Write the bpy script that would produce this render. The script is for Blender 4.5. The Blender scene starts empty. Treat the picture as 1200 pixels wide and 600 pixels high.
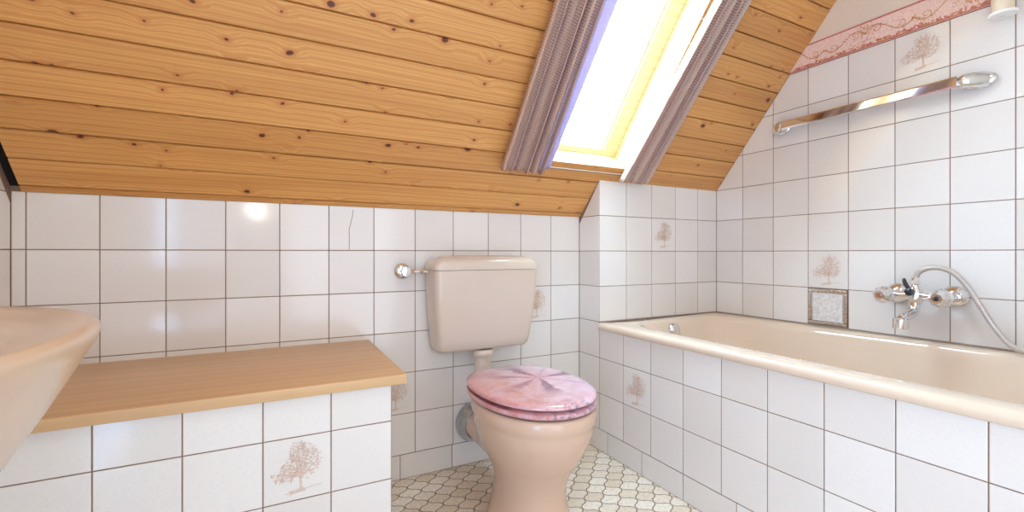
import bpy, bmesh, math, random
from mathutils import Vector, noise as mnoise
from math import sin, cos, pi, sqrt, hypot

# ------------------------------------------------------------------ frame
# Working unit is one wall tile (0.15 m). x to the right along the back wall,
# y = 0 on the back wall and negative towards the viewer, z = 0 near eye level.
T = 0.15
FL = -5.6
def W(p): return Vector((p[0]*T, p[1]*T, (p[2]-FL)*T))
COL = bpy.context.scene.collection
XL, XA, XR = -1.72, 10.44, 15.31      # left wall, tub front, right wall
YB = -0.943                           # front of the boxing above the tub head
YE = -14.0                            # wall behind the viewer
TB = 1.25; HB = hypot(1, TB)
ZC = 9.7                              # flat ceiling

# ------------------------------------------------------------------ objects
def setp(o, label=None, cat=None, group=None, kind=None):
    if label: o['label'] = label
    if cat: o['category'] = cat
    if group: o['group'] = group
    if kind: o['kind'] = kind
    return o

def thing(name, loc, label, cat, group=None):
    o = bpy.data.objects.new(name, None); COL.objects.link(o)
    o.location = W(loc); o.empty_display_size = 0.05
    bpy.context.view_layer.update()
    return setp(o, label, cat, group)

def build(name, bm, mats, parent=None, smooth=True, angle=40, mods=None):
    """bm is in tile units; linked as one mesh, local to its parent."""
    if not isinstance(mats, (list, tuple)): mats = [mats]
    org = Vector((0, 0, 0)); p = parent
    while p is not None:
        org += p.location; p = p.parent
    own = Vector((0, 0, 0))
    for v in bm.verts: v.co = W(v.co) - org
    if len(bm.verts) and (parent is None):
        xs = [v.co.x for v in bm.verts]; ys = [v.co.y for v in bm.verts]; zs = [v.co.z for v in bm.verts]
        own = Vector(((min(xs)+max(xs))/2, (min(ys)+max(ys))/2, min(zs)))
        if name.split('_')[0] in ('wall', 'floor', 'ceiling', 'trim'): own = Vector((0, 0, 0))
        for v in bm.verts: v.co -= own
    me = bpy.data.meshes.new(name)
    bm.to_mesh(me); bm.free()
    for m in mats: me.materials.append(m)
    if smooth:
        for f in me.polygons: f.use_smooth = True
        me.set_sharp_from_angle(angle=math.radians(angle))
    o = bpy.data.objects.new(name, me); COL.objects.link(o)
    if parent: o.parent = parent
    else: o.location = own
    bpy.context.view_layer.update()
    return o

def B(): return bmesh.new()

# ------------------------------------------------------------------ mesh tools (tile units)
def face(bm, pts, mi=0):
    vs = [bm.verts.new(p) for p in pts]
    try:
        f = bm.faces.new(vs); f.material_index = mi; return f
    except ValueError: return None

def box(bm, a, b, mi=0, bev=0.0):
    x0, y0, z0 = a; x1, y1, z1 = b
    vs = [bm.verts.new(p) for p in ((x0,y0,z0),(x1,y0,z0),(x1,y1,z0),(x0,y1,z0),(x0,y0,z1),(x1,y0,z1),(x1,y1,z1),(x0,y1,z1))]
    fs = [bm.faces.new([vs[i] for i in q]) for q in ((3,2,1,0),(4,5,6,7),(0,1,5,4),(1,2,6,5),(2,3,7,6),(3,0,4,7))]
    for f in fs: f.material_index = mi
    if bev:
        es = list({e for f in fs for e in f.edges})
        bmesh.ops.bevel(bm, geom=es, offset=bev, segments=3, profile=0.5, affect='EDGES')

def loft(bm, rings, cap0=True, cap1=True, mi=0, closed=True):
    rv = [[bm.verts.new(p) for p in r] for r in rings]
    n = len(rv[0])
    for a, b in zip(rv[:-1], rv[1:]):
        for i in range(n if closed else n-1):
            j = (i+1) % n
            f = bm.faces.new((a[i], a[j], b[j], b[i])); f.material_index = mi
    if cap0: f = bm.faces.new(list(reversed(rv[0]))); f.material_index = mi
    if cap1: f = bm.faces.new(rv[-1]); f.material_index = mi
    bmesh.ops.recalc_face_normals(bm, faces=bm.faces[:])
    return rv

def frame_of(d):
    d = Vector(d).normalized()
    u = d.cross(Vector((0, 0, 1)))
    if u.length < 1e-3: u = d.cross(Vector((1, 0, 0)))
    u.normalize(); return d, u, d.cross(u).normalized()

def lathe(bm, base, axis, prof, n=32, mi=0, cap=True):
    """prof: list of (distance along axis, radius)."""
    d, u, v = frame_of(axis); base = Vector(base)
    rings = [[base + d*h + (u*cos(2*pi*i/n) + v*sin(2*pi*i/n))*max(r, 1e-4) for i in range(n)] for h, r in prof]
    loft(bm, rings, cap, cap, mi)

def tube(bm, pts, r, n=14, mi=0, cap=True, sub=6, spline=True):
    P = [Vector(p) for p in pts]
    R = r if isinstance(r, (list, tuple)) else [r]*len(P)
    if spline and len(P) > 2:
        Q, RR = [], []
        for i in range(len(P)-1):
            p0 = P[max(i-1, 0)]; p1 = P[i]; p2 = P[i+1]; p3 = P[min(i+2, len(P)-1)]
            for k in range(sub):
                t = k/sub
                Q.append(0.5*((2*p1)+(-p0+p2)*t+(2*p0-5*p1+4*p2-p3)*t*t+(-p0+3*p1-3*p2+p3)*t**3))
                RR.append(R[i]*(1-t)+R[i+1]*t)
        Q.append(P[-1]); RR.append(R[-1])
    else: Q, RR = P, R
    d, u, v = frame_of(Q[1]-Q[0]); rings = []
    for i, q in enumerate(Q):
        t = (Q[min(i+1, len(Q)-1)]-Q[max(i-1, 0)]).normalized()
        u = (u - t*u.dot(t)).normalized(); w = t.cross(u)
        rings.append([q + (u*cos(2*pi*k/n)+w*sin(2*pi*k/n))*RR[i] for k in range(n)])
    loft(bm, rings, cap, cap, mi)

def rrect(x0, x1, y0, y1, r, z, k=8):
    """rounded rectangle ring, same topology for any size"""
    r = min(r, (x1-x0)/2-1e-3, (y1-y0)/2-1e-3); out = []
    for cx, cy, a in ((x1-r, y1-r, 0), (x0+r, y1-r, pi/2), (x0+r, y0+r, pi), (x1-r, y0+r, 1.5*pi)):
        for i in range(k+1):
            t = a + i/k*pi/2
            out.append((cx+r*cos(t), cy+r*sin(t), z))
    return out

def egg(cx, cy, hx, hyb, hyf, z, n=48, e=2.0, eb=None):
    """egg outline: hyb towards the wall, hyf towards the viewer"""
    out = []
    for i in range(n):
        t = 2*pi*i/n; c, s = cos(t), sin(t)
        ee = (eb or e) if s > 0 else e
        x = abs(c)**(2/ee)*(1 if c >= 0 else -1); y = abs(s)**(2/ee)*(1 if s >= 0 else -1)
        out.append((cx+hx*x, cy+(hyb if s > 0 else hyf)*y, z))
    return out

# ------------------------------------------------------------------ 2D clipping
def clip_half(poly, n, c):
    out = []
    for i in range(len(poly)):
        a, b = poly[i], poly[(i+1) % len(poly)]
        da = n[0]*a[0]+n[1]*a[1]-c; db = n[0]*b[0]+n[1]*b[1]-c
        if da <= 0: out.append(a)
        if (da < 0 < db) or (db < 0 < da):
            t = da/(da-db); out.append((a[0]+(b[0]-a[0])*t, a[1]+(b[1]-a[1])*t))
    return out

def clean(poly):
    out = []
    for p in poly:
        if not out or hypot(p[0]-out[-1][0], p[1]-out[-1][1]) > 1e-4: out.append(p)
    if len(out) > 1 and hypot(out[0][0]-out[-1][0], out[0][1]-out[-1][1]) < 1e-4: out.pop()
    return out

def inset(poly, d):
    poly = clean(poly)
    if len(poly) < 3: return None
    A = sum(poly[i][0]*poly[(i+1) % len(poly)][1]-poly[(i+1) % len(poly)][0]*poly[i][1] for i in range(len(poly)))/2
    if A < 0: poly = poly[::-1]
    res = [(-1e3, -1e3), (1e3, -1e3), (1e3, 1e3), (-1e3, 1e3)]
    for i in range(len(poly)):
        a, b = poly[i], poly[(i+1) % len(poly)]
        ex, ey = b[0]-a[0], b[1]-a[1]; L = hypot(ex, ey)
        n = (ey/L, -ex/L)
        res = clip_half(res, n, n[0]*a[0]+n[1]*a[1]-d)
        if len(res) < 3: return None
    return clean(res)

def resample_match(o, i):
    return len(o) == len(i)

GAP, BEV, REC = 0.017, 0.008, 0.010
def tile_poly(bm, poly, M, rng, mi=0, gap=GAP):
    """raised glazed tile: M(u, v, h) maps to 3D, h = height above the grout"""
    o = inset(poly, gap/2)
    if not o or len(o) < 3: return
    A = abs(sum(o[i][0]*o[(i+1) % len(o)][1]-o[(i+1) % len(o)][0]*o[i][1] for i in range(len(o)))/2)
    if A < 0.004: return
    i_ = inset(poly, gap/2+BEV)
    if not i_ or len(i_) != len(o): return
    # align start vertex
    k = min(range(len(i_)), key=lambda k: hypot(i_[k][0]-o[0][0], i_[k][1]-o[0][1]))
    i_ = i_[k:]+i_[:k]
    tx, ty = rng.uniform(-1, 1)*0.0011, rng.uniform(-1, 1)*0.0011
    cx = sum(p[0] for p in o)/len(o); cy = sum(p[1] for p in o)/len(o)
    hh = lambda p, h: h + tx*(p[0]-cx)+ty*(p[1]-cy)
    base = [bm.verts.new(M(p[0], p[1], -0.004)) for p in o]
    low = [bm.verts.new(M(p[0], p[1], REC-0.006)) for p in o]
    top = [bm.verts.new(M(p[0], p[1], hh(p, REC))) for p in i_]
    n = len(o)
    for a, b in ((base, low), (low, top)):
        for q in range(n):
            f = bm.faces.new((a[q], a[(q+1) % n], b[(q+1) % n], b[q])); f.material_index = mi
    f = bm.faces.new(top); f.material_index = mi

def tiled(bm, us, vs, M, clips=(), seed=1, mi=0, grout=1, skip=None, ext=(.04, .04, .04, .3)):
    """us, vs joint lists; M maps (u, v, h); clips = half planes ((nx, ny), c) kept where n.p <= c"""
    rng = random.Random(seed)
    us = sorted(us); vs = sorted(vs)
    for i in range(len(us)-1):
        for j in range(len(vs)-1):
            if skip and skip(us[i], vs[j]): continue
            p = [(us[i], vs[j]), (us[i+1], vs[j]), (us[i+1], vs[j+1]), (us[i], vs[j+1])]
            for n, c in clips:
                p = clip_half(p, n, c)
                if len(p) < 3: break
            if len(p) >= 3: tile_poly(bm, p, M, rng, mi)
    a, b_, c_, d = us[0]-ext[0], us[-1]+ext[1], vs[0]-ext[2], vs[-1]+ext[3]
    p = [(a, c_), (b_, c_), (b_, d), (a, d)]
    for n, c in clips: p = clip_half(p, n, c+.35)
    if len(p) >= 3: face(bm, [M(a, b, 0) for a, b in p], grout)

def ribbon(bm, pts, w, M, mi, h):
    """thin printed stroke lying on a tile"""
    n = len(pts)
    L, Rr = [], []
    for i in range(n):
        a = pts[max(i-1, 0)]; b = pts[min(i+1, n-1)]
        dx, dy = b[0]-a[0], b[1]-a[1]; l = hypot(dx, dy) or 1
        ww = (w if not callable(w) else w(i/(n-1)))/2
        L.append((pts[i][0]-dy/l*ww, pts[i][1]+dx/l*ww)); Rr.append((pts[i][0]+dy/l*ww, pts[i][1]-dx/l*ww))
    lv = [bm.verts.new(M(p[0], p[1], h)) for p in L]; rv = [bm.verts.new(M(p[0], p[1], h)) for p in Rr]
    for i in range(n-1):
        f = bm.faces.new((rv[i], rv[i+1], lv[i+1], lv[i])); f.material_index = mi

def tree_print(bm, u0, v0, M, mi, seed=3, flip=1, s=0.97):
    """the hand-drawn tree printed on the decor tiles, in the unit tile at (u0, v0)"""
    rng = random.Random(seed); hh = [REC+0.0016]
    def Q(x, y):
        if flip < 0: x = 1-x
        return (u0+x*s, v0+y*s)
    def stroke(ps, w): hh[0] += 2.5e-5; ribbon(bm, [Q(*p) for p in ps], w, M, mi, hh[0])
    for dx in (-.012, .012):
        stroke([(.535+dx, .15), (.53+dx*.8, .24), (.525+dx*.6, .34), (.53+dx*.5, .46)], .014)
    for a in range(5):
        y = .11+a*.014
        stroke([(.30+rng.random()*.1, y-.02), (.45, y+rng.uniform(-.01, .01)), (.55+rng.random()*.06, y+.01)], .009)
    stroke([(.40, .10), (.55, .15), (.70, .165), (.84, .18)], .009)
    stroke([(.36, .08), (.41, .13), (.37, .15)], .009)
    tips = [(.22, .36), (.18, .43), (.27, .50), (.36, .58), (.42, .72), (.50, .84), (.58, .90), (.66, .84), (.74, .72), (.80, .60), (.78, .46), (.70, .38), (.60, .62), (.34, .40)]
    for tx, ty in tips:
        mx, my = .53+(tx-.53)*.45, .42+(ty-.42)*.35
        stroke([(.53, .36), (mx, my), (tx, ty)], lambda t: .010*(1-t)+.004)
    blobs = [(.60, .60, .22, .28, 230), (.30, .42, .19, .115, 80), (.50, .76, .13, .17, 60), (.42, .52, .20, .12, 60)]
    for cx, cy, rx, ry, n in blobs:
        for _ in range(n):
            a = rng.random()*2*pi; q = sqrt(rng.random())
            x, y = cx+rx*q*cos(a), cy+ry*q*sin(a)
            d = math.atan2(y-.40, x-.53)+rng.uniform(-1.8, 1.8); l = rng.uniform(.025, .055); k = rng.uniform(-1.6, 1.6)
            stroke([(x, y), (x+l*.5*cos(d), y+l*.5*sin(d)), (x+l*.5*cos(d)+l*.5*cos(d+k), y+l*.5*sin(d)+l*.5*sin(d+k))], rng.uniform(.006, .0115))

# ------------------------------------------------------------------ materials
def mat(name):
    m = bpy.data.materials.new(name); m.use_nodes = True
    nt = m.node_tree; nt.nodes.clear()
    out = nt.nodes.new('ShaderNodeOutputMaterial'); b = nt.nodes.new('ShaderNodeBsdfPrincipled')
    nt.links.new(b.outputs[0], out.inputs[0])
    return m, nt, b
def N(nt, t, **kw):
    n = nt.nodes.new('ShaderNode'+t)
    for k, v in kw.items():
        if k.startswith('i_'):
            key = k[2:]
            n.inputs[int(key) if key.isdigit() else key.replace('_', ' ')].default_value = v
        else: setattr(n, k, v)
    return n
def lk(nt, a, b): nt.links.new(a, b)
def math_(nt, op, a, b=None, c=None):
    n = nt.nodes.new('ShaderNodeMath'); n.operation = op
    for i, v in enumerate((a, b, c)):
        if v is None: continue
        if isinstance(v, (int, float)): n.inputs[i].default_value = v
        else: nt.links.new(v, n.inputs[i])
    return n.outputs[0]
def mix(nt, f, a, b, typ='MIX'):
    n = nt.nodes.new('ShaderNodeMix'); n.data_type = 'RGBA'; n.blend_type = typ
    for s, v in ((0, f), (6, a), (7, b)):
        if isinstance(v, (int, float)): n.inputs[s].default_value = v
        elif isinstance(v, tuple): n.inputs[s].default_value = v if len(v) == 4 else (*v, 1)
        else: nt.links.new(v, n.inputs[s])
    return n.outputs[2]
def ramp(nt, f, stops, interp='LINEAR'):
    n = nt.nodes.new('ShaderNodeValToRGB'); cr = n.color_ramp; cr.interpolation = interp
    while len(cr.elements) < len(stops): cr.elements.new(0.5)
    for e, (p, c) in zip(cr.elements, stops):
        e.position = p; e.color = c if len(c) == 4 else (*c, 1)
    nt.links.new(f, n.inputs[0]); return n.outputs[0]
def maprange(nt, v, a, b, c=0.0, d=1.0):
    n = nt.nodes.new('ShaderNodeMapRange'); nt.links.new(v, n.inputs[0])
    for i, x in enumerate((a, b, c, d)): n.inputs[i+1].default_value = x
    return n.outputs[0]
def coords(nt, scale=(1, 1, 1), kind='Object', rot=(0, 0, 0), loc=(0, 0, 0)):
    tc = N(nt, 'TexCoord'); mp = N(nt, 'Mapping')
    mp.inputs['Scale'].default_value = scale; mp.inputs['Rotation'].default_value = rot; mp.inputs['Location'].default_value = loc
    lk(nt, tc.outputs[kind], mp.inputs[0]); return mp.outputs[0]
def noise(nt, vec, sc, det=3, rough=.5, dist=0):
    n = N(nt, 'TexNoise'); n.inputs['Scale'].default_value = sc; n.inputs['Detail'].default_value = det
    n.inputs['Roughness'].default_value = rough; n.inputs['Distortion'].default_value = dist
    if vec is not None: lk(nt, vec, n.inputs['Vector'])
    return n
def bump(nt, b, h, s, d=0.001):
    n = N(nt, 'Bump'); n.inputs['Strength'].default_value = s; n.inputs['Distance'].default_value = d
    lk(nt, h, n.inputs['Height']); lk(nt, n.outputs[0], b.inputs['Normal'])
def srgb(r, g, b):
    f = lambda c: (c/255/12.92) if c/255 <= .04045 else ((c/255+.055)/1.055)**2.4
    return (f(r), f(g), f(b))

def simple(name, c, rough=.5, metal=0.0, coat=0.0, spec=.5, nscale=60, nvar=.06, bmp=0.0):
    m, nt, b = mat(name)
    v = coords(nt); nz = noise(nt, v, nscale, 4)
    dark = tuple(x*(1-nvar) for x in c); lite = tuple(min(1, x*(1+nvar)) for x in c)
    lk(nt, ramp(nt, nz.outputs[0], [(.3, dark), (.7, lite)]), b.inputs['Base Color'])
    b.inputs['Roughness'].default_value = rough; b.inputs['Metallic'].default_value = metal
    b.inputs['Specular IOR Level'].default_value = spec
    b.inputs['Coat Weight'].default_value = coat*.4; b.inputs['Coat Roughness'].default_value = .05
    if bmp: bump(nt, b, nz.outputs[0], bmp)
    return m

def m_tile():
    m, nt, b = mat('glazed_tile')
    v = coords(nt); g = N(nt, 'NewGeometry')
    isl = g.outputs['Random Per Island']
    base = ramp(nt, isl, [(0, srgb(222, 216, 209)), (.5, srgb(227, 222, 216)), (1, srgb(232, 228, 223))])
    n1 = noise(nt, v, 190, 3, .6); n2 = noise(nt, v, 620, 2, .6)
    c1 = mix(nt, maprange(nt, n1.outputs[0], .5, .78, 0, .25), base, srgb(208, 197, 186))
    c2 = mix(nt, maprange(nt, n2.outputs[0], .56, .75, 0, .25), c1, srgb(202, 192, 182))
    lk(nt, c2, b.inputs['Base Color'])
    b.inputs['Roughness'].default_value = .11; b.inputs['Specular IOR Level'].default_value = .6
    n3 = noise(nt, v, 14, 2); bump(nt, b, n3.outputs[0], .06, .003)
    return m
def m_grout():
    return simple('brown_grout', srgb(132, 106, 88), .9, nscale=120, nvar=.15)
def m_print():
    return simple('tree_print', srgb(212, 184, 164), .25, nscale=200, nvar=.12)

def m_wood(name, tones, knots=True, gscale=1.0, rough=.38):
    m, nt, b = mat(name)
    g = N(nt, 'NewGeometry'); isl = g.outputs['Random Per Island']
    tc = N(nt, 'TexCoord'); sep = N(nt, 'SeparateXYZ'); lk(nt, tc.outputs['Object'], sep.inputs[0])
    # length runs along x, width across the board (up the slope)
    across = math_(nt, 'ADD', math_(nt, 'MULTIPLY', sep.outputs[1], -1/HB), math_(nt, 'MULTIPLY', sep.outputs[2], TB/HB))
    cx = math_(nt, 'ADD', sep.outputs[0], math_(nt, 'MULTIPLY', isl, 37.0))
    cy = math_(nt, 'ADD', across, math_(nt, 'MULTIPLY', isl, 11.0))
    def vec(a, b_):
        n = N(nt, 'CombineXYZ'); lk(nt, math_(nt, 'MULTIPLY', cx, a), n.inputs[0]); lk(nt, math_(nt, 'MULTIPLY', cy, b_), n.inputs[1]); return n.outputs[0]
    dark, midc, light = tones
    if knots:
        kv = vec(8.5, 11.5)
        dn = noise(nt, kv, 2.5, 2)
        av = N(nt, 'VectorMath', operation='ADD'); sc = N(nt, 'VectorMath', operation='SCALE'); sc.inputs['Scale'].default_value = .12
        lk(nt, dn.outputs['Color'], sc.inputs[0]); lk(nt, kv, av.inputs[0]); lk(nt, sc.outputs[0], av.inputs[1])
        vo = N(nt, 'TexVoronoi', feature='F1', voronoi_dimensions='2D'); vo.inputs['Scale'].default_value = 1.0; vo.inputs['Randomness'].default_value = 1.0
        lk(nt, av.outputs[0], vo.inputs['Vector'])
        wn = N(nt, 'SeparateColor'); lk(nt, vo.outputs['Color'], wn.inputs[0])
        size = math_(nt, 'MULTIPLY', math_(nt, 'POWER', wn.outputs[0], 4.0), .075)
        on = math_(nt, 'GREATER_THAN', wn.outputs[1], .38)
        size = math_(nt, 'SUBTRACT', math_(nt, 'MULTIPLY', math_(nt, 'ADD', size, .028), on), math_(nt, 'MULTIPLY', math_(nt, 'SUBTRACT', 1.0, on), .6))
        d = math_(nt, 'SUBTRACT', vo.outputs['Distance'], size)
        halo = maprange(nt, d, 0.0, .13, .6, 0); core = maprange(nt, d, -.014, .014, 1, 0)
        pull = maprange(nt, d, 0.0, .35, .35, 0)
    gv = vec(.9*gscale, 20*gscale)
    warp = noise(nt, gv, 1.0, 4, .55)
    wv = N(nt, 'TexWave', wave_type='BANDS', bands_direction='Y'); wv.inputs['Scale'].default_value = .85
    wv.inputs['Distortion'].default_value = 9.0; wv.inputs['Detail'].default_value = 3.0; wv.inputs['Detail Scale'].default_value = .9
    lk(nt, gv, wv.inputs[0])
    if knots: lk(nt, math_(nt, 'MULTIPLY', pull, 14.0), wv.inputs['Phase Offset'])
    nf = noise(nt, vec(9, 420), 1.0, 2)
    c = ramp(nt, wv.outputs[0], [(0, mixc(midc, dark, .22)), (.3, midc), (.65, mixc(midc, light, .7)), (1, midc)])
    c = mix(nt, maprange(nt, warp.outputs[0], .48, .78, 0, .6), c, dark)
    c = mix(nt, maprange(nt, nf.outputs[0], .4, .8, 0, .25), c, dark)
    c = mix(nt, 1.0, c, ramp(nt, isl, [(0, (.84, .80, .76)), (1, (1.0, 1.0, 1.0))]), 'MULTIPLY')
    if knots:
        c = mix(nt, halo, c, srgb(184, 110, 58))
        c = mix(nt, core, c, srgb(92, 44, 26))
    lk(nt, c, b.inputs['Base Color'])
    b.inputs['Roughness'].default_value = rough; b.inputs['Coat Weight'].default_value = .12; b.inputs['Coat Roughness'].default_value = .25
    bump(nt, b, nf.outputs[0], .08, .001)
    return m

def mixc(a, b, t): return tuple(x*(1-t)+y*t for x, y in zip(a, b))

def m_floor():
    m, nt, b = mat('lattice_floor_tile')
    v = coords(nt, (1, 1, 1)); sep = N(nt, 'SeparateXYZ'); lk(nt, v, sep.inputs[0])
    P = 0.37*T
    a = math_(nt, 'MULTIPLY', math_(nt, 'ADD', sep.outputs[0], sep.outputs[1]), .7071/P)
    c = math_(nt, 'MULTIPLY', math_(nt, 'SUBTRACT', sep.outputs[0], sep.outputs[1]), .7071/P)
    a = math_(nt, 'ADD', a, .08); c = math_(nt, 'ADD', c, .31)
    a2 = math_(nt, 'ADD', a, math_(nt, 'MULTIPLY', math_(nt, 'SINE', math_(nt, 'MULTIPLY', c, 2*pi)), .068))
    c2 = math_(nt, 'ADD', c, math_(nt, 'MULTIPLY', math_(nt, 'SINE', math_(nt, 'MULTIPLY', a, 2*pi)), .068))
    fa = math_(nt, 'PINGPONG', a2, .5); fc = math_(nt, 'PINGPONG', c2, .5)
    e = math_(nt, 'MINIMUM', fa, fc)
    mask = maprange(nt, e, .018, .042, 0, 1)
    cv = N(nt, 'CombineXYZ'); lk(nt, math_(nt, 'FLOOR', a2), cv.inputs[0]); lk(nt, math_(nt, 'FLOOR', c2), cv.inputs[1])
    wn = N(nt, 'TexWhiteNoise', noise_dimensions='3D'); lk(nt, cv.outputs[0], wn.inputs['Vector'])
    base = ramp(nt, wn.outputs['Value'], [(0, srgb(216, 200, 176)), (.5, srgb(226, 214, 196)), (1, srgb(234, 226, 212))])
    n1 = noise(nt, v, 90, 4, .65); n2 = noise(nt, v, 260, 3, .6)
    base = mix(nt, maprange(nt, n1.outputs[0], .45, .72, 0, .6), base, srgb(184, 158, 112))
    base = mix(nt, maprange(nt, n2.outputs[0], .55, .72, 0, .5), base, srgb(158, 132, 92))
    col = mix(nt, mask, srgb(96, 66, 42), base)
    lk(nt, col, b.inputs['Base Color'])
    b.inputs['Roughness'].default_value = .32
    hs = math_(nt, 'ADD', maprange(nt, e, .02, .12, 0, 1), math_(nt, 'MULTIPLY', n1.outputs[0], .12))
    bump(nt, b, hs, .5, .0015)
    return m

def m_lid():
    m, nt, b = mat('marbled_seat_print')
    tc = N(nt, 'TexCoord'); v = tc.outputs['Object']
    sep = N(nt, 'SeparateXYZ'); lk(nt, v, sep.inputs[0])
    nA = noise(nt, v, 26, 5, .6, .6); nB = noise(nt, v, 110, 5, .65)
    c = ramp(nt, nA.outputs[0], [(.28, srgb(186, 122, 132)), (.46, srgb(212, 156, 152)), (.6, srgb(218, 180, 184)), (.76, srgb(206, 184, 208))])
    gx = maprange(nt, sep.outputs[0], -.17, .17, 0, 1)
    c = mix(nt, maprange(nt, gx, .3, 1, 0, .6), c, srgb(216, 196, 222))
    c = mix(nt, maprange(nt, nB.outputs[0], .52, .72, 0, .35), c, srgb(240, 222, 224))
    # radial folds of the printed motif, centre a little right of the middle
    dx = math_(nt, 'SUBTRACT', sep.outputs[0], .052); dy = math_(nt, 'SUBTRACT', sep.outputs[1], .030)
    ang = math_(nt, 'ARCTAN2', dy, dx)
    rad = math_(nt, 'SQRT', math_(nt, 'ADD', math_(nt, 'MULTIPLY', dx, dx), math_(nt, 'MULTIPLY', dy, dy)))
    aw = math_(nt, 'ADD', ang, math_(nt, 'MULTIPLY', math_(nt, 'SUBTRACT', nA.outputs[0], .5), .5))
    k = math_(nt, 'COSINE', math_(nt, 'MULTIPLY', aw, 7.0)); k2 = math_(nt, 'COSINE', math_(nt, 'MULTIPLY', aw, 3.0))
    arm = maprange(nt, math_(nt, 'ADD', k, math_(nt, 'MULTIPLY', k2, .5)), .2, 1.1, 0, 1)
    fade = math_(nt, 'MULTIPLY', maprange(nt, rad, .12, .20, 1, 0), maprange(nt, rad, 0, .02, .3, 1))
    am = math_(nt, 'MULTIPLY', math_(nt, 'MULTIPLY', arm, fade), .95)
    c = mix(nt, am, c, srgb(132, 72, 104))
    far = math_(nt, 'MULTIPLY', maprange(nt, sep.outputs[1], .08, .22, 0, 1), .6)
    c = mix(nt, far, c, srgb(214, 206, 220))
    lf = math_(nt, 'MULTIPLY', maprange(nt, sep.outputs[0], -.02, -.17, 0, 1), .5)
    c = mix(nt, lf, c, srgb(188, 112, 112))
    core = maprange(nt, rad, .0, .06, .6, 0)
    c = mix(nt, core, c, srgb(196, 120, 140))
    # grey pebbles along the front of the print
    ns = noise(nt, v, 60, 3, .6)
    fr = maprange(nt, sep.outputs[1], -.235, -.185, 1, 0)
    pb = math_(nt, 'MULTIPLY', math_(nt, 'MULTIPLY', fr, maprange(nt, ns.outputs[0], .5, .6, 0, 1)), .75)
    c = mix(nt, pb, c, srgb(118, 98, 122))
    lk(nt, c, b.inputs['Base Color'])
    b.inputs['Roughness'].default_value = .12; b.inputs['Coat Weight'].default_value = .6
    return m

def m_curtain(name, base, tint):
    m, nt, b = mat(name)
    v = coords(nt)
    n1 = noise(nt, v, 420, 3, .8); n2 = noise(nt, v, 900, 2, .8)
    n1.inputs['Scale'].default_value = 330
    sp = ramp(nt, n1.outputs[0], [(.36, srgb(140, 112, 116)), (.46, base), (.56, tint), (.66, srgb(232, 220, 210))])
    c = mix(nt, maprange(nt, n2.outputs[0], .45, .75, 0, .4), sp, srgb(140, 112, 114))
    u = N(nt, 'UVMap', uv_map='weave'); su = N(nt, 'SeparateXYZ'); lk(nt, u.outputs[0], su.inputs[0])
    zz = math_(nt, 'MULTIPLY', math_(nt, 'SINE', math_(nt, 'MULTIPLY', su.outputs[1], 2*pi*17)), .05)
    rib = math_(nt, 'SINE', math_(nt, 'MULTIPLY', math_(nt, 'ADD', su.outputs[0], zz), 2*pi*2.5))
    c = mix(nt, maprange(nt, rib, -.2, 1, 0, .75), c, srgb(240, 218, 196))
    c = mix(nt, maprange(nt, rib, -.3, -1, 0, .45), c, srgb(118, 84, 88))
    lk(nt, c, b.inputs['Base Color']); b.inputs['Roughness'].default_value = .95
    b.inputs['Specular IOR Level'].default_value = .1
    nt2 = N(nt, 'BsdfTranslucent'); lk(nt, c, nt2.inputs[0])
    ms = N(nt, 'MixShader'); ms.inputs[0].default_value = .2
    out = [n for n in nt.nodes if n.type == 'OUTPUT_MATERIAL'][0]
    lk(nt, b.outputs[0], ms.inputs[1]); lk(nt, nt2.outputs[0], ms.inputs[2]); lk(nt, ms.outputs[0], out.inputs[0])
    bump(nt, b, n1.outputs[0], .8, .002)
    return m

def m_lining():
    m, nt, b = mat('curtain_lining')
    v = coords(nt); n = noise(nt, v, 300, 3)
    c = ramp(nt, n.outputs[0], [(.3, srgb(176, 164, 196)), (.7, srgb(204, 194, 220))])
    lk(nt, c, b.inputs['Base Color']); b.inputs['Roughness'].default_value = .9
    t = N(nt, 'BsdfTranslucent'); lk(nt, c, t.inputs[0]); ms = N(nt, 'MixShader'); ms.inputs[0].default_value = .3
    out = [q for q in nt.nodes if q.type == 'OUTPUT_MATERIAL'][0]
    lk(nt, b.outputs[0], ms.inputs[1]); lk(nt, t.outputs[0], ms.inputs[2]); lk(nt, ms.outputs[0], out.inputs[0])
    return m

def m_glass():
    m, nt, b = mat('window_glass')
    g = N(nt, 'BsdfGlossy'); g.inputs['Roughness'].default_value = .02
    t = N(nt, 'BsdfTransparent'); t.inputs[0].default_value = (.96, .98, .98, 1)
    n = noise(nt, coords(nt), 3, 2); f = maprange(nt, n.outputs[0], .3, .7, .05, .07)
    ms = N(nt, 'MixShader'); lk(nt, f, ms.inputs[0]); lk(nt, t.outputs[0], ms.inputs[1]); lk(nt, g.outputs[0], ms.inputs[2])
    out = [q for q in nt.nodes if q.type == 'OUTPUT_MATERIAL'][0]; lk(nt, ms.outputs[0], out.inputs[0])
    return m

def m_emboss():
    m, nt, b = mat('embossed_silver')
    v = coords(nt, (1, 1, 1))
    sep = N(nt, 'SeparateXYZ'); lk(nt, v, sep.inputs[0])
    k = 2*pi/.0085
    s1 = math_(nt, 'SINE', math_(nt, 'MULTIPLY', math_(nt, 'ADD', sep.outputs[1], sep.outputs[2]), k))
    s2 = math_(nt, 'SINE', math_(nt, 'MULTIPLY', math_(nt, 'SUBTRACT', sep.outputs[1], sep.outputs[2]), k))
    h = math_(nt, 'MULTIPLY', s1, s2)
    n = noise(nt, v, 70, 3)
    c = ramp(nt, n.outputs[0], [(.3, srgb(214, 208, 200)), (.7, srgb(240, 240, 240))])
    lk(nt, c, b.inputs['Base Color'])
    b.inputs['Metallic'].default_value = .35; b.inputs['Roughness'].default_value = .25
    bump(nt, b, h, .7, .0015)
    return m

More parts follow.
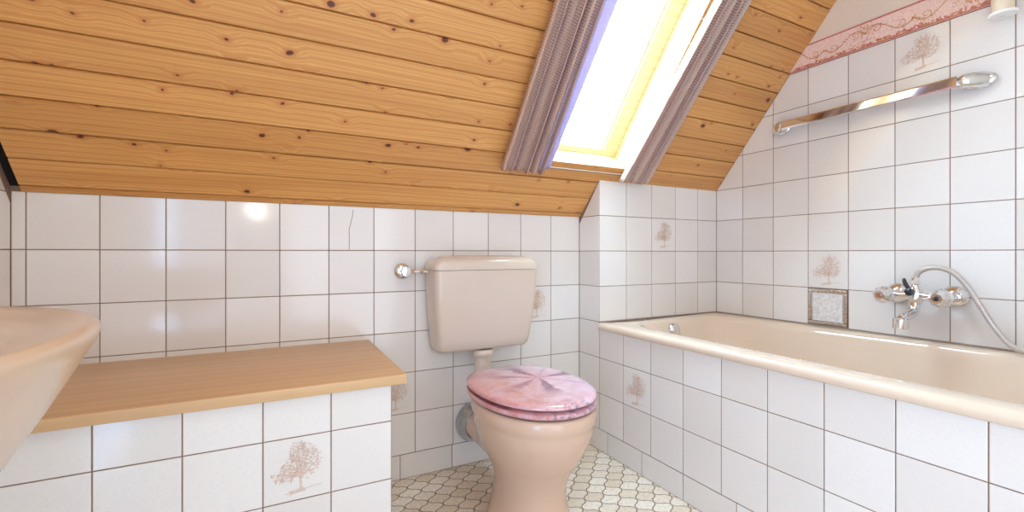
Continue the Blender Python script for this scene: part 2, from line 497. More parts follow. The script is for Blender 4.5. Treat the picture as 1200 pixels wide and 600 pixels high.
M_TILE, M_GROUT, M_PRINT = m_tile(), m_grout(), m_print()
M_BOARD = m_wood('varnished_pine', (srgb(182, 116, 56), srgb(214, 156, 90), srgb(230, 180, 114)))
M_FRAME = m_wood('window_wood', (srgb(222, 184, 132), srgb(240, 216, 170), srgb(246, 228, 188)), knots=False, gscale=.5)
M_BEECH = m_wood('beech_plank', (srgb(200, 160, 114), srgb(216, 178, 130), srgb(226, 190, 144)), knots=False, gscale=.45, rough=.42)
M_FLOOR = m_floor()
M_CREAM = simple('beige_sanitaryware', srgb(206, 174, 150), .12, nscale=5, nvar=.02, coat=.5)
M_PIPE = simple('cream_pipe', srgb(216, 196, 178), .2, nscale=5, nvar=.02)
M_BASIN = simple('beige_basin_glaze', srgb(198, 170, 144), .22, nscale=5, nvar=.02, coat=.2)
M_CISTERN = simple('beige_cistern_plastic', srgb(210, 194, 178), .16, nscale=5, nvar=.02, coat=.3)
M_ENAMEL = simple('beige_bath_enamel', srgb(220, 200, 178), .08, nscale=5, nvar=.02, coat=.6)
M_CHROME = simple('chrome', (.82, .83, .85), .07, metal=1.0, nscale=30, nvar=.02)
M_ACRYL = simple('amber_knob_insert', srgb(150, 84, 60), .15, nscale=60, coat=.6)
M_DARK = simple('black_plastic', srgb(34, 32, 36), .3, nscale=80)
M_HOSE = simple('grey_hose', srgb(190, 180, 172), .32, metal=.25, nscale=300, nvar=.1)
M_SHADOW = simple('dark_joint', srgb(24, 20, 18), .9)
M_CRACK = simple('hairline_crack', srgb(150, 122, 98), .7)
M_PLASTER = simple('cream_plaster', srgb(226, 212, 196), .85, nscale=260, nvar=.05, bmp=.25)
M_CEIL = simple('white_plaster', srgb(232, 226, 216), .9, nscale=60, nvar=.02)
M_PINK = simple('pink_border_ground', srgb(236, 206, 196), .28, nscale=130, nvar=.08)
M_ROSE = simple('rose_border_edge', srgb(192, 116, 100), .3, nscale=200, nvar=.35)
M_SCROLL = simple('ochre_scroll', srgb(196, 140, 92), .3, nscale=160, nvar=.2)
M_WHITE = simple('white_plastic', srgb(240, 240, 238), .3, nscale=60, nvar=.02)
M_ROD = simple('aged_rod', srgb(150, 134, 120), .5)
M_BRUSH = simple('brushed_chrome', (.50, .52, .54), .22, metal=1.0, nscale=60, nvar=.08)
M_CURT = m_curtain('woven_mauve', srgb(212, 178, 168), srgb(226, 190, 172))
M_LINING = m_lining()
M_GLASS = m_glass()
M_EMB = m_emboss()
M_SEAL = simple('grey_silicone', srgb(150, 132, 118), .6)
M_LID = m_lid()

# ------------------------------------------------------------------ slope
S_K = -0.095                         # small kink where the boarding runs down behind the tiles
YK, ZK = YB - S_K*(-1/HB)*-1, 2.0
YK = YB + (-S_K)/HB; ZK = 2.0 + S_K*TB/HB
L_LOW = hypot(YK, ZK-1.0)
def SP(x, s, off=0.0):
    """point on the roof slope: s along the slope upwards, off = towards the room"""
    if s >= S_K:
        y = YB - s/HB; z = 2.0 + s*TB/HB; ny, nz = -TB/HB, -1/HB
    else:
        t = (S_K-s)/L_LOW
        y = YK - YK*t; z = ZK + (1.0-ZK)*t
        ny, nz = (-(ZK-1.0)/L_LOW, -abs(YK)/L_LOW)
    return Vector((x, y+ny*off, z+nz*off))
SB = S_K - L_LOW                     # s where it reaches the back wall
STOP = (ZC-2.0)*HB/TB
SLOPE_CLIP = ((TB, 1.0), 2.0+TB*YB)  # in (y, z): TB*y + z <= 2+TB*YB
LOWC = ((-(1.0-ZK)/(0-YK), 1.0), 1.0)  # lower kinked part in (y, z)

OX0, OX1, OS0, OS1 = 7.95, 11.25, 0.40, 6.9   # roof window opening

bm = B()
grv, chf = 0.012, 0.024
seams = [SB] + [0.47+0.565*k for k in range(-3, 40) if SB+.1 < 0.47+0.565*k < STOP-.1] + [STOP]
def board(bm, x0, x1, s0, s1, g0, g1):
    """one board with bevelled long edges; g0, g1 = groove at that edge"""
    prof = []
    if g0: prof += [(s0+grv/2, -.10), (s0+grv/2, -.028), (s0+grv/2+chf, 0)]
    else: prof += [(s0, -.10), (s0, 0)]
    if s0 < S_K < s1: prof += [(S_K, 0)]
    if g1: prof += [(s1-grv/2-chf*.5, 0), (s1-grv/2, -.028), (s1-grv/2, -.10)]
    else: prof += [(s1, 0), (s1, -.10)]
    vs = [[bm.verts.new(SP(x, s, o)) for s, o in prof] for x in (x0, x1)]
    for i in range(len(prof)-1):
        bm.faces.new((vs[0][i], vs[1][i], vs[1][i+1], vs[0][i+1]))
    bm.faces.new(vs[0]); bm.faces.new(list(reversed(vs[1])))
BX0, BX1 = -1.575, XR+.03
for s0, s1 in zip(seams[:-1], seams[1:]):
    if s1 <= OS0 or s0 >= OS1: board(bm, BX0, BX1, s0, s1, True, True)
    else:
        a, b_ = max(s0, OS0), min(s1, OS1)
        if s0 < OS0: board(bm, BX0, BX1, s0, OS0, True, False)
        if s1 > OS1: board(bm, BX0, BX1, OS1, s1, False, True)
        board(bm, BX0, OX0, a, b_, a == s0, b_ == s1)
        board(bm, OX1, BX1, a, b_, a == s0, b_ == s1)
bmesh.ops.recalc_face_normals(bm, faces=bm.faces[:])
# backing behind the boards
def back_quad(x0, x1, s0, s1, o=-.09, mi=1):
    ss = [s0] + ([S_K] if s0 < S_K < s1 else []) + [s1]
    for a, b_ in zip(ss[:-1], ss[1:]):
        face(bm, [SP(x0, a, o), SP(x1, a, o), SP(x1, b_, o), SP(x0, b_, o)], mi)
back_quad(XL-1, XR+1, SB-.3, OS0); back_quad(XL-1, OX0, OS0, OS1); back_quad(OX1, XR+1, OS0, OS1); back_quad(XL-1, XR+1, OS1, STOP+.5)
slope = build('ceiling', bm, [M_BOARD, M_SHADOW], smooth=False)
setp(slope, 'sloping ceiling of knotty varnished pine boards above the tiled wall', None, None, 'structure')
bm = B()
yc = YB-(ZC-2.0)/TB
face(bm, [(XL-.5, yc+.3, ZC), (XR+.5, yc+.3, ZC), (XR+.5, YE-.5, ZC), (XL-.5, YE-.5, ZC)])
o = build('ceiling', bm, M_CEIL, smooth=False); setp(o, 'flat white ceiling above the slope', None, None, 'structure')

# ------------------------------------------------------------------ tiled walls
def slab_back(bm, pts):  pass
MB_ = lambda u, v, h: Vector((u, 0.0+REC-h, v))            # back wall faces -y, tile faces at y=0
MA_ = lambda u, v, h: Vector((XA+REC-h, u, v))             # tub front faces -x
MX_ = lambda u, v, h: Vector((u, YB+REC-h, v))             # boxing front
MR_ = lambda u, v, h: Vector((XR+REC-h, u, v))             # right wall
ML_ = lambda u, v, h: Vector((XL-REC+h, u, v))             # left wall faces +x

bj = [XL] + [-1.5277+.9971*n for n in range(0, 12)] + [XA]
bm = B()
tiled(bm, bj, [-5, -4, -3, -2, -1, 0, 1.03], MB_, seed=2, ext=(.3, .04, .04, .4))
tiled(bm, [XL, -.25, 1.08, 2.41, 3.74, 5.08, 6.42, 7.76, 9.10, XA], [FL, -5], MB_, seed=3, ext=(.3, .04, .04, 0))
tree_print(bm, bj[1+6], -4, MB_, 2, 5)
tree_print(bm, bj[1+10], -2, MB_, 2, 6)
cr = [(4.35, 1.0), (4.30, .8), (4.22, .55), (4.20, .3), (4.22, 0.0)]
cr = [(3.985, .95), (3.965, .8), (3.925, .62), (3.89, .48), (3.90, .3), (3.895, 0.02)]
ribbon(bm, cr, .014, MB_, 3, REC+.002)
o = build('wall_back', bm, [M_TILE, M_GROUT, M_PRINT, M_CRACK], smooth=False)
setp(o, 'white glazed tiled wall behind the toilet with brown joints', None, None, 'structure')

aj = [0, YB] + [YB-.978*n for n in range(1, 14)]
aj = sorted(set(aj+[YE]))
bm = B()
tiled(bm, [0-1e-6, YB], [-5, -4, -3, -2, -1, 0, 1, 2, 3], MA_, clips=[SLOPE_CLIP, LOWC], seed=4, ext=(.0, .3, .04, .3))
tiled(bm, [a for a in aj if a <= YB], [-5, -4, -3, -2.2], MA_, seed=5, ext=(.04, .04, .04, .1))
tiled(bm, [0, -1.287, -2.59, -3.88, -5.2, -6.5, -7.8, -9.1, -10.4, -11.7, YE], [FL, -5], MA_, seed=6, ext=(.04, .04, .04, 0))
tree_print(bm, YB-2*.978, -4, MA_, 2, 7, flip=-1)
o = build('wall_apron', bm, [M_TILE, M_GROUT, M_PRINT], smooth=False)
setp(o, 'white tiled front of the built-in bathtub', None, None, 'structure')

bm = B()
tiled(bm, [XA+.9971*n for n in range(5)]+[XR], [-2.0, -1, 0, 1, 2.0], MX_, seed=8, ext=(0, .1, .04, .4))
tree_print(bm, XA+2*.9971, 0, MX_, 2, 8)
o = build('wall_boxing', bm, [M_TILE, M_GROUT, M_PRINT], smooth=False)
setp(o, 'tiled boxing wall at the head of the bathtub', None, None, 'structure')

rj = sorted([0, YB] + [-1.9-.978*n if False else -1.8834-.9813*n for n in range(0, 13)])
rj = [YE] + [r for r in rj if r > YE+.2]
PLY0 = -1.8834-.9813*2; PLY1 = -1.8834-.9813*3
bm = B()
tiled(bm, rj, [-2.1, -1, 0, 1, 2, 3, 4, 5], MR_, clips=[SLOPE_CLIP], seed=9, ext=(.04, .3, .04, .7),
      skip=lambda u, v: abs(u-PLY1) < .05 and abs(v+2.1) < .05)
face(bm, [MR_(a, b_, 0) for a, b_ in ((0, FL), (YE, FL), (YE, -2.0), (0, -2.0))], 1)
p = [(YE, 5.6), (0, 5.6), (0, ZC), (YE, ZC)]
for n_, c_ in (SLOPE_CLIP,): p = clip_half(p, n_, c_+.35)
face(bm, [MR_(a, b_, REC) for a, b_ in p], 3)
tree_print(bm, -1.8834-.9813*5, 4, MR_, 2, 9, flip=-1)
tree_print(bm, PLY1, -1, MR_, 2, 10, flip=-1)
o = build('wall_right', bm, [M_TILE, M_GROUT, M_PRINT, M_PLASTER], smooth=False)
setp(o, 'white tiled wall above the long side of the bathtub', None, None, 'structure')

# border strip above the right wall tiles
bm = B()
def MT_(u, v, h): return Vector((XR-.035-h, u, v))
V0, V1 = 5.0, 5.655
def strip(v0, v1, h, mi):
    p = [(YE, v0), (0, v0), (0, v1), (YE, v1)]
    p = clip_half(p, *SLOPE_CLIP)
    face(bm, [MT_(a, b_, h) for a, b_ in p], mi)
strip(V0, V1, 0, 0); strip(V0+.01, V0+.045, .004, 1); strip(V1-.05, V1-.012, .004, 1)
# little side faces so the strip has thickness
face(bm, [Vector((XR-.035, -3.4, V0)), Vector((XR-.035, YE, V0)), Vector((XR+.01, YE, V0)), Vector((XR+.01, -3.4, V0))], 1)
face(bm, [Vector((XR-.035, -3.9, V1)), Vector((XR-.035, YE, V1)), Vector((XR+.01, YE, V1)), Vector((XR+.01, -3.9, V1))], 1)
rng = random.Random(12)
u = -3.45
def inside(a, b_): return TB*a + b_ <= SLOPE_CLIP[1]-.03
hst = [0]
def st(ps, w, mi, h=.006):
    hst[0] += 1.2e-6; h = h+hst[0]
    ps = [q for q in ps if inside(*q)]
    if len(ps) > 1: ribbon(bm, ps, w, MT_, mi, h)
while u > -13.5:                           # mottled leafy lower edge
    for _ in range(6):
        a = u-rng.random()*.12; v_ = V0+.035+abs(rng.gauss(0, .035)); d = rng.random()*2*pi; l = rng.uniform(.03, .07)
        st([(a, v_), (a+l*cos(d), v_+l*.6*sin(d)), (a+l*cos(d+.8)*1.3, v_+abs(l*.8*sin(d+.8)))], rng.uniform(.015, .03), 1 if rng.random() < .7 else 2, .005+rng.random()*.003)
    u -= .12
c0 = -3.3
while c0 > -13.6:                          # scrolling vine
    for sgn, ph in ((1, 0), (-1, .95)):
        a0 = c0-ph; vm = V0+.34
        pts = [(a0-1.0*t, vm+sgn*.14*sin(t*2*pi)) for t in [i/24 for i in range(25)]]
        st(pts, .016, 2)
        for k, (ct, rr) in enumerate(((.25, .12), (.75, .10))):
            cx, cy = a0-ct, vm+sgn*(.05 if k == 0 else -.05)
            sp = [(cx+rr*(1-t)*cos(sgn*(t*9+1)), cy+rr*(1-t)*.9*sin(sgn*(t*9+1))) for t in [i/22 for i in range(20)]]
            st(sp, .014, 2)
        for q in range(34):
            t = rng.random(); a = a0-t; v_ = vm+sgn*.14*sin(t*2*pi); d = rng.random()*2*pi; l = rng.uniform(.03, .06)
            st([(a, v_), (a+l*.6*cos(d), v_+l*.6*sin(d)), (a+l*cos(d+.5), v_+l*sin(d+.5))], lambda t: .02*(1-t)+.005, 2)
    for q in range(60):                    # fan-shaped flower between the scrolls
        a = c0-1.9+rng.gauss(0, .09); v_ = V0+.14+rng.random()*.42; d = pi/2+rng.uniform(-1, 1); l = .05
        st([(a, v_), (a+l*cos(d), v_+l*sin(d))], .012, 2 if rng.random() < .8 else 1)
    c0 -= 1.9
for _ in range(500):                      # faint rosy speckle
    a = -3.2-rng.random()*10.3; v_ = V0+.06+rng.random()*(V1-V0-.14)
    st([(a, v_), (a+rng.uniform(-.03, .03), v_+rng.uniform(-.02, .02))], .007, 1 if rng.random() < .5 else 2, .004)
o = build('trim_1', bm, [M_PINK, M_ROSE, M_SCROLL], smooth=False)
setp(o, 'pink tile border with ochre scrolls along the right wall', None, None, 'structure')

bm = B()
tiled(bm, [0]+[-.85-.98*n for n in range(0, 13)]+[YE], [FL, -5, -4, -3, -2, -1, 0, 1, 2, 3, 4, 5], ML_, clips=[SLOPE_CLIP, LOWC], seed=14, ext=(.04, .3, .04, 0))
p = clip_half([(YE, 5), (0, 5), (0, ZC), (YE, ZC)], *SLOPE_CLIP)
face(bm, [ML_(a, b_, REC) for a, b_ in p], 2)
o = build('wall_left', bm, [M_TILE, M_GROUT, M_PLASTER], smooth=False)
setp(o, 'tiled wall at the left edge beside the washbasin', None, None, 'structure')
# dark open joint between the boards and the left wall is the gap of BX0 to XL

bm = B()
face(bm, [(XL-.5, YE, FL), (XR+.5, YE, FL), (XR+.5, YE, ZC+.3), (XL-.5, YE, ZC+.3)])
o = build('wall_front', bm, M_CEIL, smooth=False); setp(o, 'plain wall behind the viewer', None, None, 'structure')
bm = B()
face(bm, [(XL-.5, .5, FL), (XR+.5, .5, FL), (XR+.5, YE-.3, FL), (XL-.5, YE-.3, FL)])
o = build('floor', bm, M_FLOOR, smooth=False); setp(o, 'beige floor of small wavy lattice tiles with brown joints', None, None, 'structure')

# ------------------------------------------------------------------ roof window
D = 0.75
win = thing('window_1', SP(9.7, OS0, -.2), 'bright roof window between the two curtains', 'window'); win['kind'] = 'structure'
if 'category' in win: del win['category']
bm = B()
def sbox(bm, x0, x1, s0, s1, o0, o1, mi=0):
    P = [SP(x, s, o) for o in (o0, o1) for x, s in ((x0, s0), (x1, s0), (x1, s1), (x0, s1))]
    vs = [bm.verts.new(p) for p in P]
    for q in ((0, 1, 2, 3), (7, 6, 5, 4), (0, 4, 5, 1), (1, 5, 6, 2), (2, 6, 7, 3), (3, 7, 4, 0)):
        f = bm.faces.new([vs[i] for i in q]); f.material_index = mi
    bmesh.ops.recalc_face_normals(bm, faces=bm.faces[:])
sbox(bm, OX0-.12, OX0+.02, OS0-.12, OS1+.12, -D, -.004); sbox(bm, OX1-.02, OX1+.12, OS0-.12, OS1+.12, -D, -.004)
sbox(bm, OX0, OX1, OS0-.12, OS0+.02, -D, -.004); sbox(bm, OX0, OX1, OS1-.02, OS1+.12, -D, -.004)
build('window_lining', bm, M_FRAME, win, smooth=False)
bm = B()
w = .48
sbox(bm, OX0, OX0+w, OS0, OS1, -D-.3, -D+.02); sbox(bm, OX1-w, OX1, OS0, OS1, -D-.3, -D+.02)
sbox(bm, OX0+w, OX1-w, OS0, OS0+.2, -D-.3, -D+.02); sbox(bm, OX0+w, OX1-w, OS1-.5, OS1, -D-.3, -D+.02)
sbox(bm, OX0+w, OX0+w+.06, OS0+.2, OS1-.5, -D-.3, -D-.04); sbox(bm, OX1-w-.06, OX1-w, OS0+.2, OS1-.5, -D-.3, -D-.04)
build('window_sash', bm, M_FRAME, win, smooth=False)
bm = B()
face(bm, [SP(x, s, -D-.12) for x, s in ((OX0+w, OS0+.2), (OX1-w, OS0+.2), (OX1-w, OS1-.5), (OX0+w, OS1-.5))])
build('window_glass', bm, M_GLASS, win, smooth=False)

# ------------------------------------------------------------------ curtains
def curtain(name, x0, x1, xt0, xt1, nf, seed, label, lining=None):
    rng = random.Random(seed)
    t = thing(name, SP((x0+x1)/2, .17, .3), label, 'curtain', 'curtains of the roof window')
    nx, ns = nf*14, 46
    ph = [rng.uniform(-.5, .5) for _ in range(nf+1)]; am = [rng.uniform(.75, 1.15) for _ in range(nf+1)]
    bm = B(); rows = []
    for j in range(ns+1):
        s = .17+.02*sin(j) * 0 + (6.75-.17)*j/ns
        row = []
        a = x0+(xt0-x0)*j/ns; b_ = x1+(xt1-x1)*j/ns
        for i in range(nx+1):
            u = i/nx; k = u*nf; ki = min(int(k), nf-1)
            wig = .12*mnoise.noise(Vector((u*3, s*.12, seed)))*sin(pi*u)
            th_ = 2*pi*(k + wig + .1*ph[ki])
            amp = .125*(am[ki]*(1-(k-ki))+am[ki+1]*(k-ki))*(1-.10*sin(s*.7+seed))
            sx = math.tanh(2.2*sin(th_))/math.tanh(2.2)
            off = .30+amp*sx
            x = a+(b_-a)*u+.035*cos(th_*1)+.012*mnoise.noise(Vector((u*9, s*1.3, seed+3)))
            row.append(bm.verts.new(SP(x, s+(.025*sin(th_) if j == 0 else 0), off)))
        rows.append(row)
    uv = bm.loops.layers.uv.new('weave')
    for j in range(ns):
        for i in range(nx):
            f = bm.faces.new((rows[j][i], rows[j][i+1], rows[j+1][i+1], rows[j+1][i]))
            for l, (ii, jj) in zip(f.loops, ((i, j), (i+1, j), (i+1, j+1), (i, j+1))): l[uv].uv = (ii/nx*nf, jj/ns*6.6)
    o = build('curtain_fabric', bm, M_CURT, t, smooth=True, angle=180)
    md = o.modifiers.new('thickness', 'SOLIDIFY'); md.thickness = .0018; md.offset = 0
    if lining:
        la, lb, lat, lbt = lining
        bm = B(); rows = []
        for j in range(ns+1):
            s = .30+(6.7-.30)*j/ns; f = j/ns
            a = la+(lat-la)*f; b_ = lb+(lbt-lb)*f
            rows.append([bm.verts.new(SP(a+(b_-a)*i/16, s, .26+.035*sin(i/16*7+s*.3))) for i in range(17)])
        for j in range(ns):
            for i in range(16): bm.faces.new((rows[j][i], rows[j][i+1], rows[j+1][i+1], rows[j+1][i]))
        o = build('curtain_lining', bm, M_LINING, t, smooth=True, angle=180)
        o['label'] = 'plain lilac lining edge lit by the window'
        md = o.modifiers.new('thickness', 'SOLIDIFY'); md.thickness = .0012; md.offset = 0
    return t
curtain('window_curtain', 7.17, 8.42, 7.22, 8.28, 6, 3, 'woven mauve pleated curtain with a lilac lining edge, left of the roof window', lining=(8.2, 8.52, 8.15, 8.68))
curtain('window_curtain', 10.86, 11.98, 11.18, 12.22, 5, 8, 'woven brownish pleated curtain right of the roof window, beside the tiled wall')
for s_, lab in ((.27, 'thin pale curtain rod under the roof window holding the curtain hems'),
                (6.6, 'thin pale curtain rod at the top of the roof window')):
    rod = thing('curtain_rod', SP(9.6, s_, .1), lab, 'curtain rod', 'curtain rods')
    bm = B(); tube(bm, [SP(7.35, s_, .1), SP(11.9, s_, .1)], .022, 12, spline=False); build('rod', bm, M_ROD, rod)
    for x in (7.4, 11.85):
        bm = B(); tube(bm, [SP(x, s_, .0), SP(x, s_, .12)], .03, 10, spline=False); build('bracket', bm, M_CHROME, rod)

# ------------------------------------------------------------------ bench
bench = thing('tiled_bench', (1.3, -1.7, FL), 'low white tiled bench with a beech plank top in front of the back wall', 'bench')
BY = -3.36; BXR = 4.108
MF_ = lambda u, v, h: Vector((u, BY+REC-h, v)); MS_ = lambda u, v, h: Vector((BXR-REC+h, u, v))
bm = B()
bjx = [XL, -.69, .268, 1.222, 2.205, 3.155, BXR]; bjz = [FL, -4.83, -3.862, -2.892, -2.27]
tiled(bm, bjx, bjz, MF_, seed=21, ext=(.04, 0, .04, 0)); tiled(bm, [BY, -2.4, -1.43, -.46, -.02], bjz, MS_, seed=22, ext=(0, .0, .04, 0))
tree_print(bm, 2.215, -3.85, MF_, 2, 5, s=.95)
box(bm, (XL+.01, BY+.03, FL), (BXR-.03, -.02, -2.27), 1)
o = build('bench_base', bm, [M_TILE, M_GROUT, M_PRINT], bench, smooth=False)
bm = B(); box(bm, (XL+.01, -3.475, -2.262), (4.335, -.015, -2.102), 0, .012)
build('bench_top', bm, M_BEECH, bench, smooth=True, angle=30)

# ------------------------------------------------------------------ toilet
TX = 7.05
wc = thing('toilet', (TX, -2.9, FL), 'beige ceramic floor-standing toilet with a pink marbled lid', 'toilet')
bm = B()
R_ = [(-5.6, -2.85, .80, 1.05, 1.15), (-5.5, -2.85, .79, 1.04, 1.13), (-5.3, -2.86, .73, .98, 1.02), (-5.0, -2.88, .67, .95, .92), (-4.7, -2.9, .66, .98, .90),
      (-4.45, -2.9, .72, 1.05, .98), (-4.2, -2.9, .84, 1.15, 1.14), (-3.95, -2.9, .96, 1.25, 1.32), (-3.65, -2.9, 1.07, 1.33, 1.47), (-3.4, -2.9, 1.12, 1.38, 1.55),
      (-3.32, -2.9, 1.12, 1.38, 1.55), (-3.28, -2.9, 1.15, 1.41, 1.585), (-3.09, -2.9, 1.16, 1.43, 1.58), (-3.045, -2.9, 1.13, 1.40, 1.55), (-3.035, -2.9, 1.08, 1.35, 1.50),
      (-3.02, -2.9, .80, 1.0, 1.15), (-3.3, -2.9, .75, .95, 1.1), (-4.0, -2.9, .45, .6, .6), (-4.2, -2.9, .2, .3, .3)]
loft(bm, [egg(TX, cy, hx, hb, hf, z, 56, 2.15) for z, cy, hx, hb, hf in R_])
# rear outlet running to the wall and the flushing collar
tube(bm, [(TX, -2.5, -4.15), (TX, -1.7, -4.35), (TX, -1.0, -4.46), (TX, -.30, -4.48)], [.62, .50, .40, .38], 24)
loft(bm, [rrect(TX-.55, TX+.55, -1.9, -1.12, .2, z) for z in (-3.6, -3.1, -3.02)])
tube(bm, [(TX, -1.6, -3.4), (TX, -.95, -3.35)], .30, 20, spline=False)
bowl = build('bowl', bm, M_CREAM, wc, angle=50)
bm = B()
lathe(bm, (TX-.02, 0, -4.48), (0, -1, 0), [(.0, .52), (.05, .53), (.10, .52), (.16, .49), (.30, .41), (.36, .39), (.36, .36), (0, .36)], 40)
build('outlet_rosette', bm, M_BRUSH, wc, angle=35)['label'] = 'chrome collar ring where the drain meets the wall'
def seat_ring(z, k, hx=1.19, hb=1.50, hf=1.60, cy=-2.89): return egg(TX, cy, hx*k, hb*k, hf*k, z, 64, 2.1, 2.5)
bm = B()
loft(bm, [seat_ring(-2.99, .985), seat_ring(-2.965, 1.0), seat_ring(-2.92, 1.0), seat_ring(-2.90, .985), seat_ring(-2.90, .6), seat_ring(-2.99, .6)], False, False)
bm.verts.ensure_lookup_table()
build('seat', bm, M_LID, wc, angle=45)
bm = B()
loft(bm, [seat_ring(-2.84, .96), seat_ring(-2.83, .98), seat_ring(-2.82, .995), seat_ring(-2.79, .998), seat_ring(-2.76, .985), seat_ring(-2.745, .95), seat_ring(-2.738, .85), seat_ring(-2.735, .5)])
# bumper pads between lid and seat keep the dark slit
for x, y in ((-.9, -1.9), (.9, -1.9), (-.7, -3.7), (.7, -3.7)): lathe(bm, (TX+x, y, -2.905), (0, 0, 1), [(0, .06), (.07, .06)], 12)
build('lid', bm, M_LID, wc, angle=45)
for sx in (-.32, .32):
    bm = B(); tube(bm, [(TX+sx-.14, -1.30, -2.86), (TX+sx+.14, -1.30, -2.86)], .07, 14, spline=False); lathe(bm, (TX+sx, -1.30, -3.02), (0, 0, 1), [(0, .09), (.12, .08)], 14)
    build('hinge', bm, M_CHROME, wc)

cist = thing('toilet_cistern', (TX, -.5, -2.45), 'wide beige wall-hung cistern behind and above the toilet', 'cistern')
bm = B()
XC = 7.035
def cr_(k, z, yf, r=.16): return rrect(XC-k, XC+k, -yf, -.03, r, z)
loft(bm, [cr_(1.12, -2.47, .66, .2), cr_(1.18, -2.45, .74, .2), cr_(1.24, -2.38, .80, .2), cr_(1.27, -2.2, .84, .18), cr_(1.33, -1.5, .93, .16), cr_(1.37, -.8, 1.0, .15), cr_(1.38, -.475, 1.02, .15)])
build('cistern_body', bm, M_CISTERN, cist, angle=50)
bm = B()
# domed lid: top arches up towards the middle
base = rrect(XC-1.39, XC+1.39, -1.035, -.03, .15, 0)
def dome(p, k, z0, rise):
    x = XC+(p[0]-XC)*k[0]; y = -.53+(p[1]+.53)*k[1]
    q = min(1, abs(p[0]-XC)/1.39)
    return (x, y, z0+rise*(1-q**2.2))
prof_ = [(1, 1, -.465, 0), (1.0, 1.0, -.40, .03), (.995, .99, -.35, .06), (.98, .955, -.30, .09), (.95, .88, -.25, .12), (.90, .75, -.20, .13), (.82, .55, -.165, .12), (.70, .30, -.15, .11), (.4, .08, -.145, .11)]
loft(bm, [[dome(p, (a, b_), z, r) for p in base] for a, b_, z, r in prof_])
build('cistern_lid', bm, M_CISTERN, cist, angle=50)
bm = B()
tube(bm, [(TX, -.52, -2.485), (TX, -.52, -2.95), (TX, -.56, -3.2), (TX, -.75, -3.35), (TX, -1.1, -3.35)], .21, 24)
lathe(bm, (TX, -.52, -2.66), (0, 0, 1), [(0, .25), (.03, .275), (.13, .275), (.17, .25)], 32)
build('flush_pipe', bm, M_PIPE, wc)

valve = thing('angle_valve', (5.12, 0, -.5), 'small chrome angle valve on the wall left of the cistern', 'valve')
VX, VZ = 5.12, -.5
bm = B(); lathe(bm, (VX, -.005, VZ), (0, -1, 0), [(0, .19), (.02, .19), (.06, .15), (.09, .08)], 32); build('valve_rosette', bm, M_CHROME, valve)
bm = B(); tube(bm, [(VX, 0, VZ), (VX, -.34, VZ)], .065, 16, spline=False)
lathe(bm, (VX-.01, -.24, VZ), (1, 0, 0), [(0, .05), (.02, .085), (.14, .085), (.16, .05), (.2, .05)], 20); build('valve_body', bm, M_CHROME, valve)
bm = B(); lathe(bm, (VX, -.32, VZ), (0, -1, 0), [(0, .06), (.02, .12), (.10, .13), (.14, .11), (.15, 0)], 8); build('valve_knob', bm, M_CHROME, valve, angle=25)
bm = B(); tube(bm, [(VX+.15, -.24, VZ), (VX+.30, -.26, VZ-.01), (XC-1.37, -.34, VZ+.01-.02)], .036, 12)
for k, xx in enumerate((.2, .40)): lathe(bm, (VX+xx-.04, -.26-.03*k, VZ-.005), (1, -.1, 0), [(0, .04), (.01, .07), (.08, .07), (.09, .04)], 6)
build('supply_pipe', bm, M_CHROME, valve, angle=25)

# ------------------------------------------------------------------ bathtub
tub = thing('bathtub', (12.9, -6.6, FL+.2), 'long beige enamelled bathtub built in behind the tiled apron', 'bathtub')
x0, x1, y0, y1 = XA-.07, XR+.004, -12.3, YB+.004
ix0, ix1, iy0, iy1 = 11.02, 14.92, -11.8, -1.42
def TR(a, z, r): return rrect(x0+a, x1, y0+a*.2, y1, r, z)
def IR(dx0, dx1, dyh, dyf, z, r): return rrect(ix0+dx0, ix1-dx1, iy0+dyf, iy1-dyh, r, z)
rings = [TR(.10, -2.20, .03), TR(.02, -2.205, .03), TR(0, -2.18, .03), TR(0, -2.10, .03), TR(.02, -2.045, .04), TR(.07, -2.02, .05), TR(.14, -2.012, .06),
         IR(-.12, -.12, -.12, -.12, -2.015, 1.1), IR(-.03, -.03, -.03, -.03, -2.03, 1.0), IR(.02, .02, .03, .02, -2.07, .98), IR(.07, .05, .10, .06, -2.2, .95),
         IR(.22, .16, .42, .2, -2.9, .9), IR(.40, .32, .95, .3, -3.8, .85), IR(.6, .5, 1.5, .45, -4.5, .8), IR(.9, .8, 2.0, .8, -4.72, .6), IR(1.4, 1.3, 2.8, 1.5, -4.76, .4)]
bm = B(); loft(bm, rings, False, True)
build('tub_body', bm, M_ENAMEL, tub, angle=60)
bm = B()
oc = Vector((12.66, iy1-.17, -2.30)); lathe(bm, oc, (0, -1, .15), [(-.06, .2), (.0, .21), (.05, .19), (.09, .13), (.10, .0)], 32)
build('overflow_cap', bm, M_CHROME, tub)['label'] = 'round chrome overflow cap'
bm = B(); lathe(bm, (12.95, -3.9, -4.77), (0, 0, 1), [(0, .22), (.03, .22), (.04, .16), (.02, .0)], 28); build('drain_plug', bm, M_CHROME, tub)
bm = B()   # silicone seam against the walls
tube(bm, [(XR-.012, YB-.02, -1.995), (XR-.012, -12.2, -1.995)], .018, 8, spline=False)
tube(bm, [(XA+.02, YB-.012, -1.995), (XR-.02, YB-.012, -1.995)], .018, 8, spline=False)
build('sealant', bm, M_SEAL, tub)['label'] = 'grey sealant bead along the tiles'

